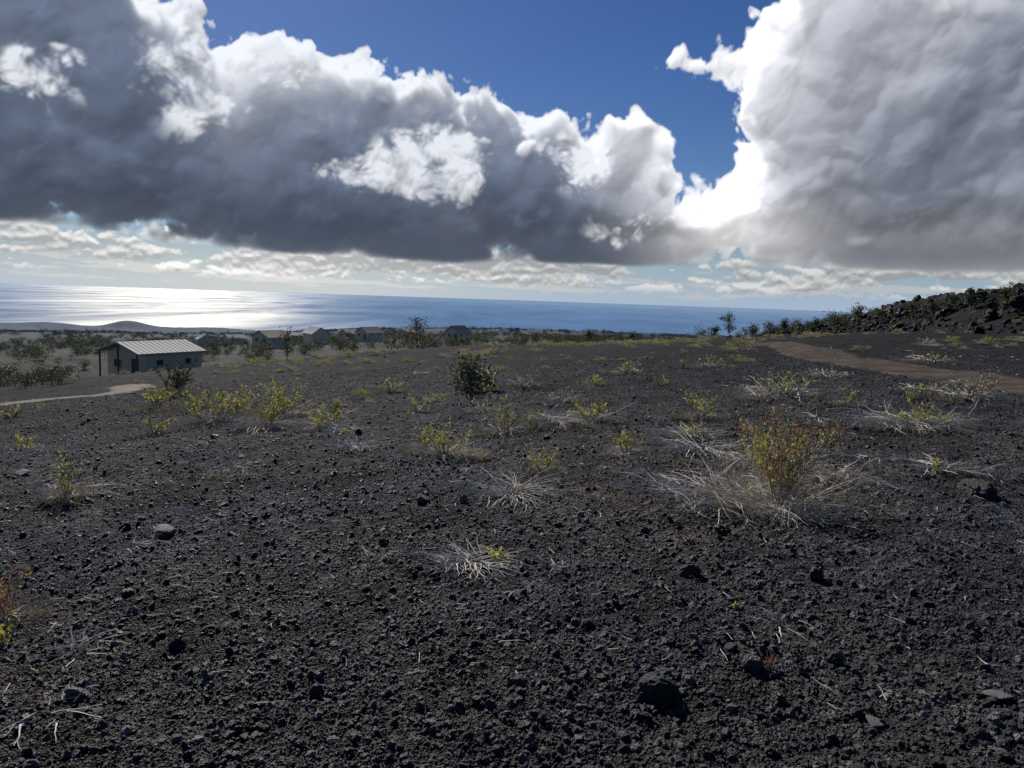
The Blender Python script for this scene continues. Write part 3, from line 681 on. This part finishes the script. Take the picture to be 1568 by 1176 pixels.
for q,mx_ in enumerate([Y,YG,YB,GB,YB,GB]):
    rg=np.random.default_rng(90+q); b=MB(); shrub(b,rg,1,1.5,18,800,.10,.013,mx_); twigs(b,rg,30,1.4,.014); 
    grass(b,rg,.45,2.2,160 if q<3 else 300,.011,6)
    ssrc.append(b.obj('field_scrub_%d'%q,MATS,link=False))
pts=[];S=[]
def addf(n,a0,a1,d0,d1,s0,s1,th=.0):
    r=rng.uniform(d0,d1,n); a=np.radians(rng.uniform(a0,a1,n)); x=r*np.sin(a);y=r*np.cos(a)
    kp=(vn(x/6,y/6,75)>th)&(rmask(x,y)<.1); x,y=x[kp],y[kp]; pts.append(np.stack([x,y,hbase(x,y)+hdetail(x,y)],1)); S.append(rng.uniform(s0,s1,kp.sum())*(.5+rng.random(kp.sum())))
addf(220,-40,33,12,40,.08,.22,.0); addf(460,-36,36,40,92,.18,.40,.05); addf(240,1,14,52,95,.22,.45,-.3); addf(180,-22,0,40,95,.22,.45,-.1); addf(110,16,36,35,70,.2,.4,-.2)
P=np.concatenate(pts);S=np.concatenate(S);n=len(P)
scatter('field_scrub',P,np.stack([0*S,0*S,rng.uniform(0,6.28,n)],1),np.stack([S,S,S*rng.uniform(.5,.9,n)],1),rng.integers(0,6,n),ssrc)
b=MB(); rg=np.random.default_rng(3)
for _ in range(1100):
    r=math.exp(rg.uniform(math.log(3.2),math.log(38))); a=math.radians(rg.uniform(-40,40)); x,y=r*math.sin(a),r*math.cos(a)
    L=rg.uniform(.02,.10)*(1+.09*r); q=rg.uniform(0,6.28)
    Pp=stemline((x,y,0),(math.cos(q),math.sin(q),0),L,4,rg,.16)
    zz=gz(x,y)
    for s_ in Pp: s_[2]=zz+.018+rg.uniform(0,.008)
    b.tube(Pp,.0012+.00030*r,.0008,1,3)
b.obj('twig_litter',MATS)

# ------------------------------------------------------------------ houses
WALL=principled('house_wall_tan',(.90,.68,.42),.8,.1,.05,1.5); WALL2=principled('house_wall_cream',(.70,.60,.45),.8,.2,.08,1.5)
ROOFM=principled('metal_roof_pale',(.44,.43,.40),.75,.1,.06,2); TRIM=principled('trim_tan',(.6,.5,.36),.6); GLASS=principled('window_glass',(.06,.06,.06),.3,.3)
WOOD=principled('wood_post',(.20,.15,.10),.8,.2,.2,6)
ROOFB=principled('roof_tan',(.46,.40,.31),.8,.1); ROOFG=principled('roof_grey',(.50,.51,.50),.8,.1)
def house(px,d,yaw,L,W,eave,apex,wall,roof,porch=2.4,name='house',dz=0):
    a=math.radians(azel(px,560)[0]); x,y=d*math.sin(a),d*math.cos(a); z=float(hbase(x,y))+dz
    e=bpy.data.objects.new(name,None); scene.collection.objects.link(e); e.location=(x,y,z); e.rotation_euler=(0,0,math.radians(yaw))
    b=MB(); h=L/2; w=W/2
    b.v+=[(-h,-w,-2.5),(h,-w,-2.5),(h,w,-2.5),(-h,w,-2.5),(-h,-w,eave),(h,-w,eave),(h,w,eave),(-h,w,eave),(-h,0,apex),(h,0,apex)]
    b.f+=[(0,1,5,4),(2,3,7,6),(1,2,6,9,5),(3,0,4,8,7)]; b.m+=[0]*4
    b.obj('walls',[wall],parent=e)
    b=MB(); o_=.35; t=.12; x0=-h-porch;x1=h+.4; sl=(apex-eave)/w; ze=eave-o_*sl
    for s in (-1,1):
        k=len(b.v); yy=s*(w+o_)
        b.v+=[(x0,0,apex+.05),(x1,0,apex+.05),(x1,yy,ze+.05),(x0,yy,ze+.05),(x0,0,apex+.05+t),(x1,0,apex+.05+t),(x1,yy,ze+.05+t),(x0,yy,ze+.05+t)]
        for q in [(0,3,2,1),(4,5,6,7),(2,3,7,6),(1,2,6,5),(3,0,4,7)]: b.f.append(tuple(k+i for i in q)); b.m.append(0)
        n=int((x1-x0)/.5)
        for i in range(n+1):
            xx=x0+.05+i*(x1-x0-.1)/n; k=len(b.v); zz=.05+t
            b.v+=[(xx-.015,s*.05,apex+zz-sl*.05),(xx+.015,s*.05,apex+zz-sl*.05),(xx+.015,yy,ze+zz),(xx-.015,yy,ze+zz),(xx-.015,s*.05,apex+zz+.02),(xx+.015,s*.05,apex+zz+.02),(xx+.015,yy,ze+zz+.02),(xx-.015,yy,ze+zz+.02)]
            for q in [(4,5,6,7),(0,4,7,3),(1,2,6,5),(2,3,7,6)]: b.f.append(tuple(k+i_ for i_ in q)); b.m.append(0)
    b.obj('roof',[roof],parent=e)
    b=MB(); g=MB()
    for cx,ww in ((-h*.5,.6),(h*.5,.6)):
        b.box((cx-ww/2-.06,-w-.05,1.3),(cx+ww/2+.06,-w-.003,1.85),0); g.box((cx-ww/2,-w-.075,1.36),(cx+ww/2,-w-.053,1.79),0)
        g.box((cx-ww/2,w+.003,1.1),(cx+ww/2,w+.03,1.8),0)
    b.box((-h-.05,w*.25-.06,1.0),(-h-.003,w*.6+.06,1.75),0); g.box((-h-.075,w*.25,1.08),(-h-.053,w*.6,1.68),0)
    b.obj('window_frames',[TRIM],parent=e); g.obj('windows',[GLASS],parent=e)
    b=MB(); b.box((-h-.06,-w*.5-.45,.05),(-h-.004,-w*.5+.45,1.9),0); b.obj('door',[WOOD],parent=e)
    if porch>.8:
        b=MB()
        for yy in (-w,0,w): b.box((x0+.15,yy-.06,-1.6),(x0+.27,yy+.06,eave+(apex-eave)*(1-abs(yy)/w)+.04),0)
        b.box((x0+.1,-w,-.15),(-h-.08,w,0),0)
        b.obj('porch',[WOOD],parent=e)
    return e
zt=EYE+HD*math.tan(math.radians(azel(232,577)[1]))
house(238,HD,62,6.0,5.2,2.4,3.2,WALL,ROOFM,.95,dz=zt-float(hbase(HX,HY)))
for (px,d,yaw,sz,w_,r_,dz) in [(415,225,62,.80,WALL2,ROOFB,1.2),(483,235,-50,.65,WALL2,ROOFG,1.3),(565,260,55,.7,WALL2,ROOFB,1.2),(700,210,60,.55,WALL2,ROOFB,1.4),(315,290,-60,.7,WALL2,ROOFG,1.0),(535,400,60,.9,WALL2,ROOFB,1.5),(360,420,40,.9,WALL2,ROOFG,1.5),(455,520,20,1,WALL2,ROOFG,2),(620,480,70,1,WALL2,ROOFB,2)]:
    house(px,d,yaw,10*sz,8*sz,2.2,3.9,w_,r_,.5,dz=dz)

# ------------------------------------------------------------------ light
SAZ,SEL=-24.0,34.0
w=bpy.data.worlds.new('World'); scene.world=w; w.use_nodes=True; nt=w.node_tree; nt.nodes.clear()
o=nt.nodes.new('ShaderNodeOutputWorld'); bg=nt.nodes.new('ShaderNodeBackground'); sk=nt.nodes.new('ShaderNodeTexSky'); sk.sky_type='NISHITA'; sk.sun_disc=False
sk.sun_elevation=math.radians(SEL); sk.sun_rotation=math.radians(SAZ); sk.altitude=600; sk.air_density=1.0; sk.dust_density=.2; sk.ozone_density=5.0
hs=nt.nodes.new('ShaderNodeHueSaturation'); hs.inputs['Saturation'].default_value=1.2; hs.inputs['Hue'].default_value=.514
nt.links.new(sk.outputs[0],hs.inputs['Color']); nt.links.new(hs.outputs[0],bg.inputs[0]); bg.inputs[1].default_value=.055; nt.links.new(bg.outputs[0],o.inputs[0])
sl=bpy.data.lights.new('sun','SUN'); sl.energy=5.0; sl.angle=math.radians(.6); sl.color=(1,.94,.86)
so=bpy.data.objects.new('sun',sl); scene.collection.objects.link(so)
a,e=math.radians(SAZ),math.radians(SEL)
so.rotation_euler=Vector((math.sin(a)*math.cos(e),math.cos(a)*math.cos(e),math.sin(e))).to_track_quat('Z','Y').to_euler()
so.location=(-20,40,40)
print('times',T1-T0,T2-T1,time.time()-T2)
